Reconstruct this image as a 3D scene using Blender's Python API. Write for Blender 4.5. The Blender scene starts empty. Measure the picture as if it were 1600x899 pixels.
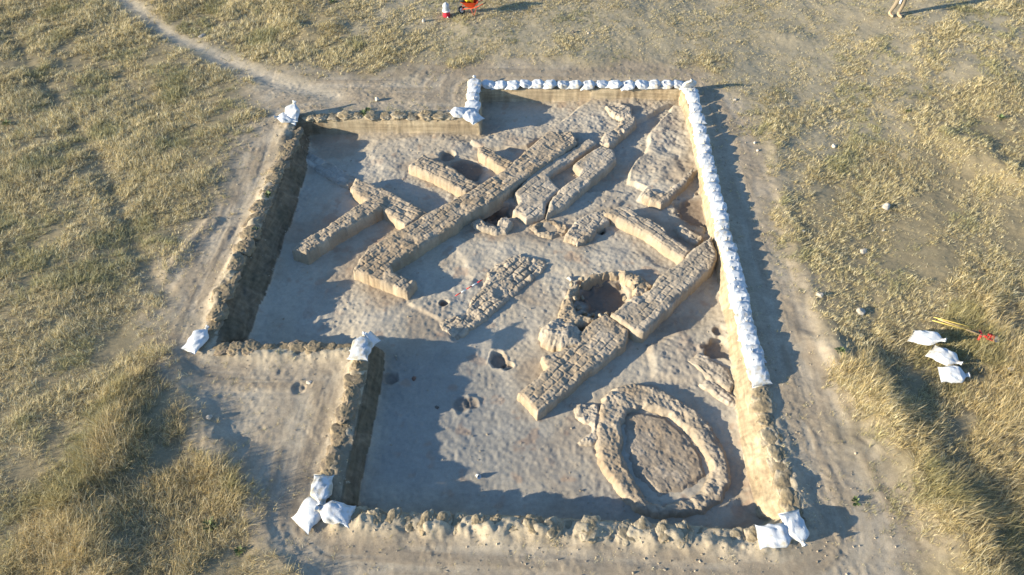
import bpy, math, random
import numpy as np
from mathutils import Vector, Matrix, Euler
random.seed(7); RNG = np.random.default_rng(11)

# ------------------------------------------------------------------ camera, light, exposure
H = 13.0; PITCH = math.radians(48.5); FPX = 1150.0
SUN_EL = math.radians(15.0); SHADOW_AZ = math.radians(17.0)
sc = bpy.context.scene
COL = sc.collection
cam = bpy.data.objects.new('camera', bpy.data.cameras.new('camera')); COL.objects.link(cam)
cam.location = (0, 0, H); cam.rotation_euler = (math.pi/2-PITCH, 0, 0)
cam.data.sensor_width = 36; cam.data.lens = FPX/1600*36; cam.data.clip_end = 2000
sc.camera = cam
w = bpy.data.worlds.new('World'); sc.world = w; w.use_nodes = True
nt = w.node_tree; bg = nt.nodes['Background']; sky = nt.nodes.new('ShaderNodeTexSky')
sky.sky_type = 'NISHITA'; sky.sun_disc = False; sky.sun_elevation = SUN_EL; sky.sun_rotation = math.radians(253)
sky.air_density = 1.0; sky.dust_density = 0.2; sky.ozone_density = 3.5
nt.links.new(sky.outputs[0], bg.inputs[0]); bg.inputs[1].default_value = 0.12
sun = bpy.data.objects.new('sun', bpy.data.lights.new('sun', 'SUN')); COL.objects.link(sun)
sun.data.energy = 5.0; sun.data.angle = math.radians(0.5); sun.data.color = (1.0, 0.885, 0.665)
sd = Vector((math.cos(SHADOW_AZ)*math.cos(SUN_EL), math.sin(SHADOW_AZ)*math.cos(SUN_EL), -math.sin(SUN_EL)))
sun.rotation_euler = sd.to_track_quat('-Z', 'Y').to_euler(); sun.location = (-20, -6, 12)
sc.view_settings.view_transform = 'Standard'; sc.view_settings.look = 'None'
sc.view_settings.exposure = 1.17; sc.view_settings.gamma = 1

# ------------------------------------------------------------------ helpers
SP, CP = math.sin(PITCH), math.cos(PITCH)
def P(px, py, z=0.0):
    """point of the site at height z, from survey position on the overhead picture"""
    a = (px-800.0)/FPX; b = (450.0-py)/FPX
    dx, dy, dz = a, CP+b*SP, -SP+b*CP
    t = (z-H)/dz
    return (dx*t, dy*t)
def PP(pts, z=0.0): return np.array([P(x, y, z) for x, y in pts])

def tag(o, label=None, cat=None, group=None, kind=None):
    if label: o['label'] = label
    if cat: o['category'] = cat
    if group: o['group'] = group
    if kind: o['kind'] = kind
    return o

def _hash(ix, iy, iz, seed):
    h = (ix.astype(np.int64)*374761393 + iy.astype(np.int64)*668265263 + iz.astype(np.int64)*2147483647 + seed*974634777) & 0xffffffff
    h = ((h ^ (h >> 13))*1274126177) & 0xffffffff
    h = ((h ^ (h >> 16))*2246822519) & 0xffffffff
    return ((h ^ (h >> 15)) & 0xffffff)/float(0xffffff)
def vn(x, y, s, seed=0):
    """value noise, wavelength s, -1..1"""
    x = np.asarray(x, float)/s + 113.7; y = np.asarray(y, float)/s + 71.3
    ix = np.floor(x); iy = np.floor(y); fx = x-ix; fy = y-iy
    fx = fx*fx*fx*(fx*(fx*6-15)+10); fy = fy*fy*fy*(fy*(fy*6-15)+10); z0 = np.zeros_like(ix)
    a = _hash(ix, iy, z0, seed); b = _hash(ix+1, iy, z0, seed); c = _hash(ix, iy+1, z0, seed); d = _hash(ix+1, iy+1, z0, seed)
    return ((a*(1-fx)+b*fx)*(1-fy)+(c*(1-fx)+d*fx)*fy)*2-1
def fbm(x, y, s, o=4, seed=0, g=0.5):
    r = 0; a = 1; t = 0; c, si = 0.8, 0.6
    for i in range(o):
        r = r + a*vn(x, y, s, seed+i*17); t += a; a *= g; s *= 0.5
        x, y = c*x-si*y, si*x+c*y
    return r/t*1.5
def worley(x, y, s, seed=0):
    x = np.asarray(x, float)/s; y = np.asarray(y, float)/s; ix = np.floor(x); iy = np.floor(y)
    best = np.full(x.shape, 9.0); sec = np.full(x.shape, 9.0); z0 = np.zeros_like(ix); cid = np.zeros(x.shape)
    for i in (-1, 0, 1):
        for j in (-1, 0, 1):
            px = ix+i+_hash(ix+i, iy+j, z0, seed); py = iy+j+_hash(ix+i, iy+j, z0+1, seed)
            d = np.hypot(px-x, py-y); n = d < best
            sec = np.where(n, best, np.minimum(sec, d)); cid = np.where(n, _hash(ix+i, iy+j, z0+2, seed), cid); best = np.where(n, d, best)
    return best, sec, cid
def ss(a, b, x):
    t = np.clip((x-a)/(b-a), 0, 1); return t*t*(3-2*t)
def sdf(poly, x, y, attr=None):
    """signed distance (negative inside) to a polygon, and optionally the attribute of the nearest edge"""
    poly = np.asarray(poly); n = len(poly); best = np.full(x.shape, 1e9); inside = np.zeros(x.shape, bool)
    av = np.zeros(x.shape) if attr is not None else None
    for i in range(n):
        x0, y0 = poly[i]; x1, y1 = poly[(i+1) % n]; ex, ey = x1-x0, y1-y0
        L = ex*ex+ey*ey+1e-12; t = np.clip(((x-x0)*ex+(y-y0)*ey)/L, 0, 1)
        d = np.hypot(x-x0-t*ex, y-y0-t*ey)
        if attr is not None:
            m = d < best; av = np.where(m, attr[i]*(1-t)+attr[(i+1) % n]*t if len(attr) == n else attr[i], av)
        best = np.minimum(best, d)
        c = ((y0 > y) != (y1 > y)) & (x < ex*(y-y0)/(ey if abs(ey) > 1e-12 else 1e-12)+x0)
        inside ^= c
    d = np.where(inside, -best, best)
    return (d, av) if attr is not None else d
def pld(pts, x, y):
    """distance to an open polyline, side sign (+ = right of travel), and position 0..1"""
    pts = np.asarray(pts); best = np.full(x.shape, 1e9); side = np.zeros(x.shape); pos = np.zeros(x.shape); n = len(pts)-1
    for i in range(n):
        x0, y0 = pts[i]; ex, ey = pts[i+1]-pts[i]; L = ex*ex+ey*ey
        t = np.clip(((x-x0)*ex+(y-y0)*ey)/L, 0, 1); d = np.hypot(x-x0-t*ex, y-y0-t*ey); m = d < best
        side = np.where(m, np.sign((x-x0)*ey-(y-y0)*ex), side); pos = np.where(m, (i+t)/n, pos); best = np.minimum(best, d)
    return best, side, pos

def mesh_from(name, verts, faces_list, mat, parent=None, smooth=True, col=None, link=True):
    """faces_list: list of integer arrays (n,k)"""
    me = bpy.data.meshes.new(name); verts = np.asarray(verts, np.float32)
    me.vertices.add(len(verts)); me.vertices.foreach_set('co', verts.ravel())
    nl = sum(f.size for f in faces_list); npoly = sum(len(f) for f in faces_list)
    li = np.concatenate([np.asarray(f, np.int32).ravel() for f in faces_list])
    st = []; c = 0
    for f in faces_list:
        k = f.shape[1]; st.append(c+np.arange(len(f))*k); c += f.size
    me.loops.add(nl); me.loops.foreach_set('vertex_index', li)
    me.polygons.add(npoly); me.polygons.foreach_set('loop_start', np.concatenate(st).astype(np.int32))
    me.polygons.foreach_set('use_smooth', np.full(npoly, smooth))
    if col is not None:
        a = me.color_attributes.new('col', 'FLOAT_COLOR', 'POINT')
        c4 = np.ones((len(verts), 4), np.float32); c4[:, :3] = col; a.data.foreach_set('color', c4.ravel())
    me.update(calc_edges=True); me.validate(verbose=False) if npoly < 2000 else None
    if mat: me.materials.append(mat)
    o = bpy.data.objects.new(name, me)
    if link: COL.objects.link(o)
    if parent: o.parent = parent
    return o
def subset(verts, faces, keep, col=None):
    f = faces[keep]; u, inv = np.unique(f, return_inverse=True)
    return verts[u], inv.reshape(f.shape), (col[u] if col is not None else None)

# ------------------------------------------------------------------ materials
def new_mat(name):
    m = bpy.data.materials.new(name); m.use_nodes = True
    b = m.node_tree.nodes['Principled BSDF']; return m, m.node_tree, b
def N(nt, t, **k):
    n = nt.nodes.new(t)
    for a, v in k.items(): setattr(n, a, v)
    return n
def soil_mat(name, base=None, fine=90, var=0.35, bump=0.5, grit=0.35, bdist=0.02, strata=0.0):
    """earth: vertex colour (or base) broken up by several scales of grain"""
    m, t, b = new_mat(name); L = t.links.new
    tc = N(t, 'ShaderNodeNewGeometry')
    if base is None:
        at = N(t, 'ShaderNodeAttribute', attribute_name='col'); src = at.outputs['Color']
    else:
        rgb = N(t, 'ShaderNodeRGB'); rgb.outputs[0].default_value = (*base, 1); src = rgb.outputs[0]
    def noise(scale, det, ro=0.6):
        n = N(t, 'ShaderNodeTexNoise'); n.inputs['Scale'].default_value = scale; n.inputs['Detail'].default_value = det
        n.inputs['Roughness'].default_value = ro; L(tc.outputs['Position'], n.inputs['Vector']); return n
    n1 = noise(2.3, 6, .65); n2 = noise(14, 5, .7); n3 = noise(fine*.6, 4, .85)
    mixs = N(t, 'ShaderNodeMath', operation='ADD'); L(n1.outputs[0], mixs.inputs[0])
    m2 = N(t, 'ShaderNodeMath', operation='ADD'); L(mixs.outputs[0], m2.inputs[0]); L(n2.outputs[0], m2.inputs[1]); L(n3.outputs[0], mixs.inputs[1])
    mr = N(t, 'ShaderNodeMapRange'); L(m2.outputs[0], mr.inputs[0]); mr.inputs[1].default_value = .9; mr.inputs[2].default_value = 2.1
    mr.inputs[3].default_value = 1-var*1.25; mr.inputs[4].default_value = 1+var*1.25
    vm = N(t, 'ShaderNodeVectorMath', operation='SCALE'); L(src, vm.inputs[0])
    if strata:
        mp = N(t, 'ShaderNodeMapping'); mp.inputs['Scale'].default_value = (1.3, 1.3, 17); L(tc.outputs['Position'], mp.inputs[0])
        ns = N(t, 'ShaderNodeTexNoise'); ns.inputs['Scale'].default_value = 1.0; ns.inputs['Detail'].default_value = 4; L(mp.outputs[0], ns.inputs['Vector'])
        mp2 = N(t, 'ShaderNodeMapping'); mp2.inputs['Scale'].default_value = (9, 9, 1.2); L(tc.outputs['Position'], mp2.inputs[0])
        nv_ = N(t, 'ShaderNodeTexNoise'); nv_.inputs['Scale'].default_value = 1.0; nv_.inputs['Detail'].default_value = 5; L(mp2.outputs[0], nv_.inputs['Vector'])
        s1 = N(t, 'ShaderNodeMath', operation='ADD'); L(ns.outputs[0], s1.inputs[0]); L(nv_.outputs[0], s1.inputs[1])
        s2 = N(t, 'ShaderNodeMapRange'); L(s1.outputs[0], s2.inputs[0]); s2.inputs[1].default_value = .7; s2.inputs[2].default_value = 1.3; s2.inputs[3].default_value = 1-strata; s2.inputs[4].default_value = 1+strata*.7
        s3 = N(t, 'ShaderNodeMath', operation='MULTIPLY'); L(s2.outputs[0], s3.inputs[0]); L(mr.outputs[0], s3.inputs[1]); L(s3.outputs[0], vm.inputs['Scale'])
    else: L(mr.outputs[0], vm.inputs['Scale'])
    # pale / dark grit
    vo = N(t, 'ShaderNodeTexVoronoi'); vo.inputs['Scale'].default_value = 26; L(tc.outputs['Position'], vo.inputs['Vector'])
    gr = N(t, 'ShaderNodeMapRange'); L(vo.outputs['Distance'], gr.inputs[0]); gr.inputs[1].default_value = .1; gr.inputs[2].default_value = .3; gr.inputs[3].default_value = grit; gr.inputs[4].default_value = 0
    sepc = N(t, 'ShaderNodeSeparateColor'); L(vo.outputs['Color'], sepc.inputs[0])
    sh = N(t, 'ShaderNodeMapRange'); L(sepc.outputs[0], sh.inputs[0]); sh.inputs[3].default_value = .45; sh.inputs[4].default_value = 1.5
    sc2 = N(t, 'ShaderNodeVectorMath', operation='SCALE'); L(vm.outputs[0], sc2.inputs[0]); L(sh.outputs[0], sc2.inputs['Scale'])
    mx = N(t, 'ShaderNodeMix', data_type='RGBA'); L(gr.outputs[0], mx.inputs[0]); L(vm.outputs[0], mx.inputs[6]); L(sc2.outputs[0], mx.inputs[7])
    L(mx.outputs[2], b.inputs['Base Color']); b.inputs['Roughness'].default_value = .95; b.inputs['Specular IOR Level'].default_value = .15
    bp = N(t, 'ShaderNodeBump'); bp.inputs['Strength'].default_value = bump; bp.inputs['Distance'].default_value = bdist
    nb = noise(46, 8, .82); L(nb.outputs[0], bp.inputs['Height']); L(bp.outputs[0], b.inputs['Normal'])
    return m
def plain(name, c, rough=.6, noise_amt=.15, scale=20, metal=0, bump=0.0):
    m, t, b = new_mat(name); L = t.links.new
    tc = N(t, 'ShaderNodeTexCoord'); n = N(t, 'ShaderNodeTexNoise'); n.inputs['Scale'].default_value = scale; n.inputs['Detail'].default_value = 4
    L(tc.outputs['Object'], n.inputs['Vector'])
    r = N(t, 'ShaderNodeMapRange'); L(n.outputs[0], r.inputs[0]); r.inputs[1].default_value = .3; r.inputs[2].default_value = .7
    r.inputs[3].default_value = 1-noise_amt; r.inputs[4].default_value = 1+noise_amt*.5
    v = N(t, 'ShaderNodeVectorMath', operation='SCALE'); v.inputs[0].default_value = c; L(r.outputs[0], v.inputs['Scale'])
    L(v.outputs[0], b.inputs['Base Color']); b.inputs['Roughness'].default_value = rough; b.inputs['Metallic'].default_value = metal
    b.inputs['Specular IOR Level'].default_value = .3
    if bump:
        bp = N(t, 'ShaderNodeBump'); bp.inputs['Strength'].default_value = bump; bp.inputs['Distance'].default_value = .01
        L(n.outputs[0], bp.inputs['Height']); L(bp.outputs[0], b.inputs['Normal'])
    return m
M_soil = soil_mat('soil', bump=.6)
M_floor = soil_mat('trampled_floor_earth', var=.2, bump=.42, grit=.22)
M_side = soil_mat('cut_earth', var=.25, bump=.7, grit=.3, strata=.4, bdist=.03)
M_brick = soil_mat('mud_brick', var=.24, bump=.6, grit=.28)
M_oldbag = soil_mat('weathered_sacking', var=.34, bump=.8, grit=.4)
M_stone = plain('field_stone', (.42, .38, .32), .9, .3, 30, bump=.6)

# ------------------------------------------------------------------ survey of the trench (outlines in metres)
SURF = 0.0; FLOOR = -0.47
lip_px = [  # x, y, slope width of the side below this point
 (464, 193, .34), (484, 190, .05), (640, 190, .05), (749, 191, .05), (750, 165, .05), (751, 141, .05), (900, 140, .05), (1067, 140, .08),
 (1086, 205, .10), (1103, 275, .12), (1119, 345, .13), (1133, 410, .15), (1147, 470, .17), (1160, 535, .2), (1172, 595, .26), (1184, 650, .33),
 (1203, 715, .40), (1220, 765, .45), (1236, 815, .45), (1195, 830, .1), (900, 812, .1), (545, 798, .1), (536, 790, .24), (550, 720, .24), (567, 640, .24), (583, 560, .22), (588, 543, .15),
 (560, 539, .12), (440, 541, .12), (343, 538, .12), (345, 525, .45), (362, 471, .5), (391, 409, .48), (422, 338, .42), (449, 262, .4)]
LIP = PP([(a, b) for a, b, c in lip_px]); LIPW = np.array([c for a, b, c in lip_px])
# bank height along the lip, same order
LIPB = np.array([.05, .05, .06, .02, .0, .0, .0, .0] + [.03]*8 + [.10, .12, .12] + [.12, .17, .16] + [.09, .14, .14, .12, .08] + [.09, .08, .08] + [.06, .16, .18, .14, .08])
assert len(LIPB) == len(LIP)
# plateaus left standing in the floor: outline, height above the floor, edge softness
plats = [
 (PP([(739, 220), (779, 204), (880, 188), (930, 150), (1062, 158), (1048, 162), (992, 190), (950, 226), (900, 240), (905, 215), (860, 205), (824, 228), (800, 228), (757, 229)], -.35), .10, .06),
 (PP([(1052, 165), (1072, 168), (1098, 262), (1066, 292), (1034, 318), (1001, 308), (1014, 292), (982, 283), (985, 262), (1008, 238), (1018, 205)], -.33), .17, .05),
 (PP([(590, 215), (690, 212), (735, 222), (700, 245), (640, 258), (600, 262), (570, 240)], -.4), .05, .15),
 (PP([(700, 372), (760, 352), (880, 380), (1000, 395), (1080, 440), (1000, 450), (860, 420), (800, 410), (740, 440)], -.42), .04, .15),
 (PP([(1010, 540), (1060, 520), (1140, 500), (1160, 600), (1080, 590), (1020, 590)], -.42), .06, .1),
 (PP([(640, 475), (740, 435), (760, 452), (730, 490), (690, 505)], -.40), .05, .06),
 (PP([(830, 325), (900, 300), (990, 300), (960, 322), (900, 340), (850, 352)], -.42), .05, .06),
]
# pits: centre px, radius m, depth
pits = [((780, 562), .19, .11), ((793, 572), .11, .06), ((738, 632), .15, .03), ((722, 634), .18, .02), ((693, 478), .10, .12), ((939, 362), .15, .26),
        ((776, 338), .34, .17), ((792, 330), .3, .12), ((1118, 548), .28, .13), ((1120, 520), .13, .06), ((728, 270), .5, .07), ((700, 246), .2, .10), ((1090, 335), .55, .10),
        ((610, 600), .16, .05), ((942, 465), .56, .13), ((940, 250), .25, .04)]
ground_pits = [((466, 605), .15, .045), ((480, 600), .13, .025)]
# turf banks: crest line px, height, half width
ridges = [([(262, 560), (292, 640), (340, 715), (392, 790), (450, 899), (470, 960)], .08, .40),
          ([(205, 610), (180, 690), (120, 780), (150, 899)], .12, .5),
          ([(1318, 560), (1375, 640), (1425, 720), (1480, 810), (1540, 930)], .22, .5),
          ([(1560, 480), (1600, 620), (1680, 780)], .12, .9),
          ([(1480, 215), (1530, 250), (1600, 290)], .15, .5), ([(440, 40), (480, 52), (520, 44)], .10, .4), ([(1140, 45), (1190, 50), (1250, 55)], .07, .5),
          ([(1205, 200), (1225, 330), (1262, 440), (1300, 560)], .05, .22), ([(262, 425), (298, 380), (330, 348)], .06, .15), ([(330, 60), (450, 50)], .04, .4)]
ridges = [(PP(a), h, s) for a, h, s in ridges]
PATH = PP([(130, -60), (196, 0), (262, 52), (340, 88), (430, 128), (520, 150)])
TRACK = PP([(10, 40), (50, 110), (95, 165), (150, 240), (190, 330), (225, 420), (260, 455)])
BARE = PP([(330, 92), (440, 118), (560, 120), (700, 104), (900, 100), (1100, 108), (1150, 165), (1185, 250), (1212, 330), (1238, 420), (1268, 500), (1305, 600), (1345, 690),
           (1385, 770), (1425, 899), (1450, 980), (470, 980), (440, 899), (402, 810), (345, 725), (288, 640), (262, 570), (248, 500), (262, 430), (300, 375), (345, 300), (392, 215), (415, 160), (400, 125)])
BAULK = PP([(533, 800), (550, 720), (567, 640), (588, 543)], -.4)
LEFTSIDE = PP([(468, 193), (449, 262), (422, 338), (391, 409), (362, 471), (343, 538)])
STRIPPED = PP([(285, 560), (560, 545), (520, 800), (440, 830), (395, 770), (345, 710), (300, 640)])

def ground(x, y, full=False):
    """height of the earth surface"""
    x = np.asarray(x, float); y = np.asarray(y, float)
    bare = sdf(BARE, x, y)
    lawn = ss(-.5, .9, bare + .6*fbm(x, y, 1.2, 4, 5))
    dls = sdf(LIP, x, y); streak = fbm(dls*5, y*.7+x*.2, 1.0, 3, 80)*ss(.35, .7, dls)*ss(.6, -.3, bare)
    z = .012*streak + .10*fbm(x, y, 7, 2, 1)*ss(0, 3, bare) + lawn*(.05*fbm(x, y, 1.6, 3, 2) + .03) + .012*fbm(x, y, .5, 4, 3) + .008*fbm(x, y, .10, 3, 4)*(.4+.8*ss(-.3, .6, fbm(x, y, .8, 2, 6)))
    for pts, h, s in ridges:
        d, sd_, p = pld(pts, x, y)
        d = d + .12*fbm(x, y, .6, 3, 9)
        z = z + h*np.exp(-(d/s)**2)*(1+.35*fbm(x, y, .7, 3, 8))
    d, _, _ = pld(PATH, x, y); z -= .06*np.exp(-(d/.35)**2)
    d, _, _ = pld(TRACK, x, y); z -= .05*np.exp(-(d/.25)**2)
    # soft hollow of the stripped area by the left
    ds = sdf(STRIPPED, x, y); z -= .05*ss(.15, -.5, ds)
    # trampled strip to the right of the trench
    for (c, r, dep) in ground_pits:
        cx, cy = P(*c); q = np.hypot(x-cx, y-cy)/r*(1+.25*fbm(x, y, .2, 2, 33)); z -= dep*ss(1.15, .6, q)
    dl, wv = sdf(LIP, x, y, LIPW); _, bv = sdf(LIP, x, y, LIPB)
    jag = .035*fbm(x, y, .55, 3, 12) + .006*fbm(x, y, .11, 2, 13)
    bankzone = np.exp(-((dl-.26)/.22)**2)
    z = z*(1-ss(.5, .0, dl)*.6) + bv*bankzone*(1+.8*fbm(x, y, .4, 4, 14))
    # floor
    f = FLOOR + .014*fbm(x, y, 1.4, 3, 20) + .006*fbm(x, y, .28, 4, 21) + .0075*fbm(x, y, .08, 2, 25)
    rough = ss(.15, .6, fbm(x, y, 1.7, 2, 22) + .28*(y-11)/4)*.8
    f = f + rough*(.010*np.abs(fbm(x, y, .22, 3, 23))+.010*fbm(x, y, .09, 2, 24)-.010*ss(.45, .15, worley(x, y, .13, 26)[0])*ss(-.2, .5, fbm(x, y, .6, 2, 27)))
    db, _, _ = pld(BAULK, x, y); f = f + .15*ss(2.9, .1, db)*ss(5.0, 6.5, y)*ss(-4.2, -3.0, x)*ss(13.5, 10.5, y)
    for pol, h, s in plats:
        d = sdf(pol, x, y) + .07*fbm(x, y, .5, 3, 31)
        f = f + h*ss(s, -s, d)*(1+.25*fbm(x, y, .4, 3, 30))
    for (c, r, dep) in pits:
        cx, cy = P(c[0], c[1], FLOOR); q = np.hypot(x-cx, y-cy)/r*(1+.35*fbm(x, y, .22, 2, 32))
        f = f - dep*ss(1.1, .75, q) + .015*np.exp(-((q-1.25)/.2)**2)
    # talus at the foot of the sides
    f = f + .05*np.exp(-np.clip(-dl-wv, 0, 9)/.12)*(1+.6*fbm(x, y, .4, 3, 34))
    soft = ss(.12, .3, wv)
    t = np.clip((-dl + jag*(.35+.65*soft))/wv, 0, 1)
    prof = t*(1-.25*soft) + .25*soft*t*t
    zz = np.where(dl < .2, z*(1-prof)+f*prof, z)
    zz = zz + soft*.05*fbm(x, y, .25, 3, 35)*ss(0, .2, t)*ss(1, .8, t)
    if full: return zz, bare, lawn, dl, t, rough, streak
    return zz
def gz(x, y): return float(ground(np.array([x]), np.array([y]))[0])

# ------------------------------------------------------------------ the ground sheet
def axis(lo, f0, f1, hi, fine, mid, mlo, mhi):
    a = list(np.arange(f0, f1, fine)); b = list(np.arange(a[-1]+mid, mhi, mid)); c = list(np.arange(f0-mid, mlo, -mid))[::-1]
    r = c+a+b; s = mid
    while r[-1] < hi: s *= 1.35; r.append(r[-1]+s)
    s = mid
    while r[0] > lo: s *= 1.35; r.insert(0, r[0]-s)
    return np.array(r)
XS = axis(-700, -7.6, 6.4, 700, .025, .05, -21, 21)
YS = axis(-500, 4.9, 20.3, 900, .025, .05, 3.2, 28.5)
gx, gy = np.meshgrid(XS, YS)
nx, ny = len(XS), len(YS)
fx, fy = gx.ravel(), gy.ravel()
zz, bare, lawn, dl, tt, rough, streak = ground(fx, fy, True)
far = np.hypot(fx, fy-13); zz = np.where(far > 40, zz*0, zz)
V = np.stack([fx, fy, zz], 1)
i = np.arange(nx-1); j = np.arange(ny-1); ii, jj = np.meshgrid(i, j); a0 = (jj*nx+ii).ravel()
F = np.stack([a0, a0+1, a0+nx+1, a0+nx], 1)
# earth colours: soil tones by area, with shade put into the pits
def mixc(a, b, t): return a*(1-t[:, None])+np.array(b)*t[:, None]
n1 = fbm(fx, fy, 2.2, 4, 40)*.5+.5; n2 = fbm(fx, fy, .5, 4, 41)*.5+.5
c = np.tile(np.array((.37, .305, .225)), (len(fx), 1))
c = mixc(c, (.31, .25, .18), ss(.45, .75, n1)); c = mixc(c, (.41, .35, .265), ss(.55, .8, n2)*.6)
c = mixc(c, (.30, .24, .17), ss(.1, .7, streak)*.7); c = mixc(c, (.43, .37, .285), ss(-.1, -.7, streak)*.5)
c = mixc(c, (.26, .212, .125), lawn*.9)
spz = ss(.8, -1.0, sdf(PP([(480, -60), (560, 60), (700, 100), (1100, 110), (1200, 330), (1290, 300), (1400, 200), (1700, 60), (1700, -200), (480, -200)]), fx, fy)+.8*fbm(fx, fy, 1.5, 3, 62)); c = mixc(c, (.37, .315, .22), lawn*spz*.75)
d, _, _ = pld(PATH, fx, fy); c = mixc(c, (.46, .40, .31), np.exp(-(d/.35)**2)*.8)
c = mixc(c, (.46, .39, .28), np.exp(-((dl-.2)/.25)**2)*.6)
n3 = fbm(fx, fy, 1.1, 4, 44)*.5+.5; n4 = fbm(fx, fy, .35, 3, 45)*.5+.5
fl = np.tile(np.array((.425, .365, .282)), (len(fx), 1))
fl = mixc(fl, (.35, .28, .205), ss(.48, .75, n3)*.85); fl = mixc(fl, (.455, .405, .33), ss(.5, .2, n3)*.6)
grey_d = sdf(PP([(585, 545), (700, 520), (820, 590), (880, 680), (960, 745), (1020, 810), (540, 800)], FLOOR), fx, fy)+.5*fbm(fx, fy, 1.3, 4, 95)  # darker, cooler grey zone of the near-left floor
fl = mixc(fl, (.275, .262, .235), ss(.5, -1.1, grey_d)*.75)
fl = mixc(fl, (.33, .21, .14), ss(.74, .95, n4)*.45); fl = mixc(fl, (.37, .34, .29), rough*.5)
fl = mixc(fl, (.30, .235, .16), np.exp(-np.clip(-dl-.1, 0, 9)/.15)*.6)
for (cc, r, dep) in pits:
    cx, cy = P(cc[0], cc[1], FLOOR); q = np.hypot(fx-cx, fy-cy)/r; fl = mixc(fl, (.17, .13, .10), ss(1.25, .8, q)*(.85 if r > .3 else .6))  # pit shade painted into the floor colour; the kiln also holds ash
infl = (tt > .97)
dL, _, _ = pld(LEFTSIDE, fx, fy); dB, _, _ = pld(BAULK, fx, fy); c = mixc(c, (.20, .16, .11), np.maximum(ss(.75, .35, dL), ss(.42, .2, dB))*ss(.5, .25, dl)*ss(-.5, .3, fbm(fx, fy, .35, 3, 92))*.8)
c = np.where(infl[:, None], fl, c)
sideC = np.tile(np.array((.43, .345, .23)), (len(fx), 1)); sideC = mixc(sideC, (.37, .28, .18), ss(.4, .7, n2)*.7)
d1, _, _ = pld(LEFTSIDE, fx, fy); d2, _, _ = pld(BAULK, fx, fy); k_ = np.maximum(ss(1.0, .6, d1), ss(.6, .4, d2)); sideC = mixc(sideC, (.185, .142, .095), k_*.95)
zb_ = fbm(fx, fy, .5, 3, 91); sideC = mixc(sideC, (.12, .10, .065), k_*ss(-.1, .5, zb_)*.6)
inside_side = (dl < .06) & ~infl
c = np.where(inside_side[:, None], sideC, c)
fd = dl[F].mean(1); ft = tt[F].mean(1)
isfl = ft > .985; issd = (fd < .03) & ~isfl
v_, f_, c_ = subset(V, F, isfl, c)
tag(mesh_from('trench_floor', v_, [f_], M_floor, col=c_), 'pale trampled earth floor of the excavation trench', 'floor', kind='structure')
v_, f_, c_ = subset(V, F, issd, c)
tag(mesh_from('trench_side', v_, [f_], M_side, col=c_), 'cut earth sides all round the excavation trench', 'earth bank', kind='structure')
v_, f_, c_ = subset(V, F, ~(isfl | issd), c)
tag(mesh_from('ground', v_, [f_], M_soil, col=c_), 'dry brown field soil around the trench', 'ground', kind='structure')

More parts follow.
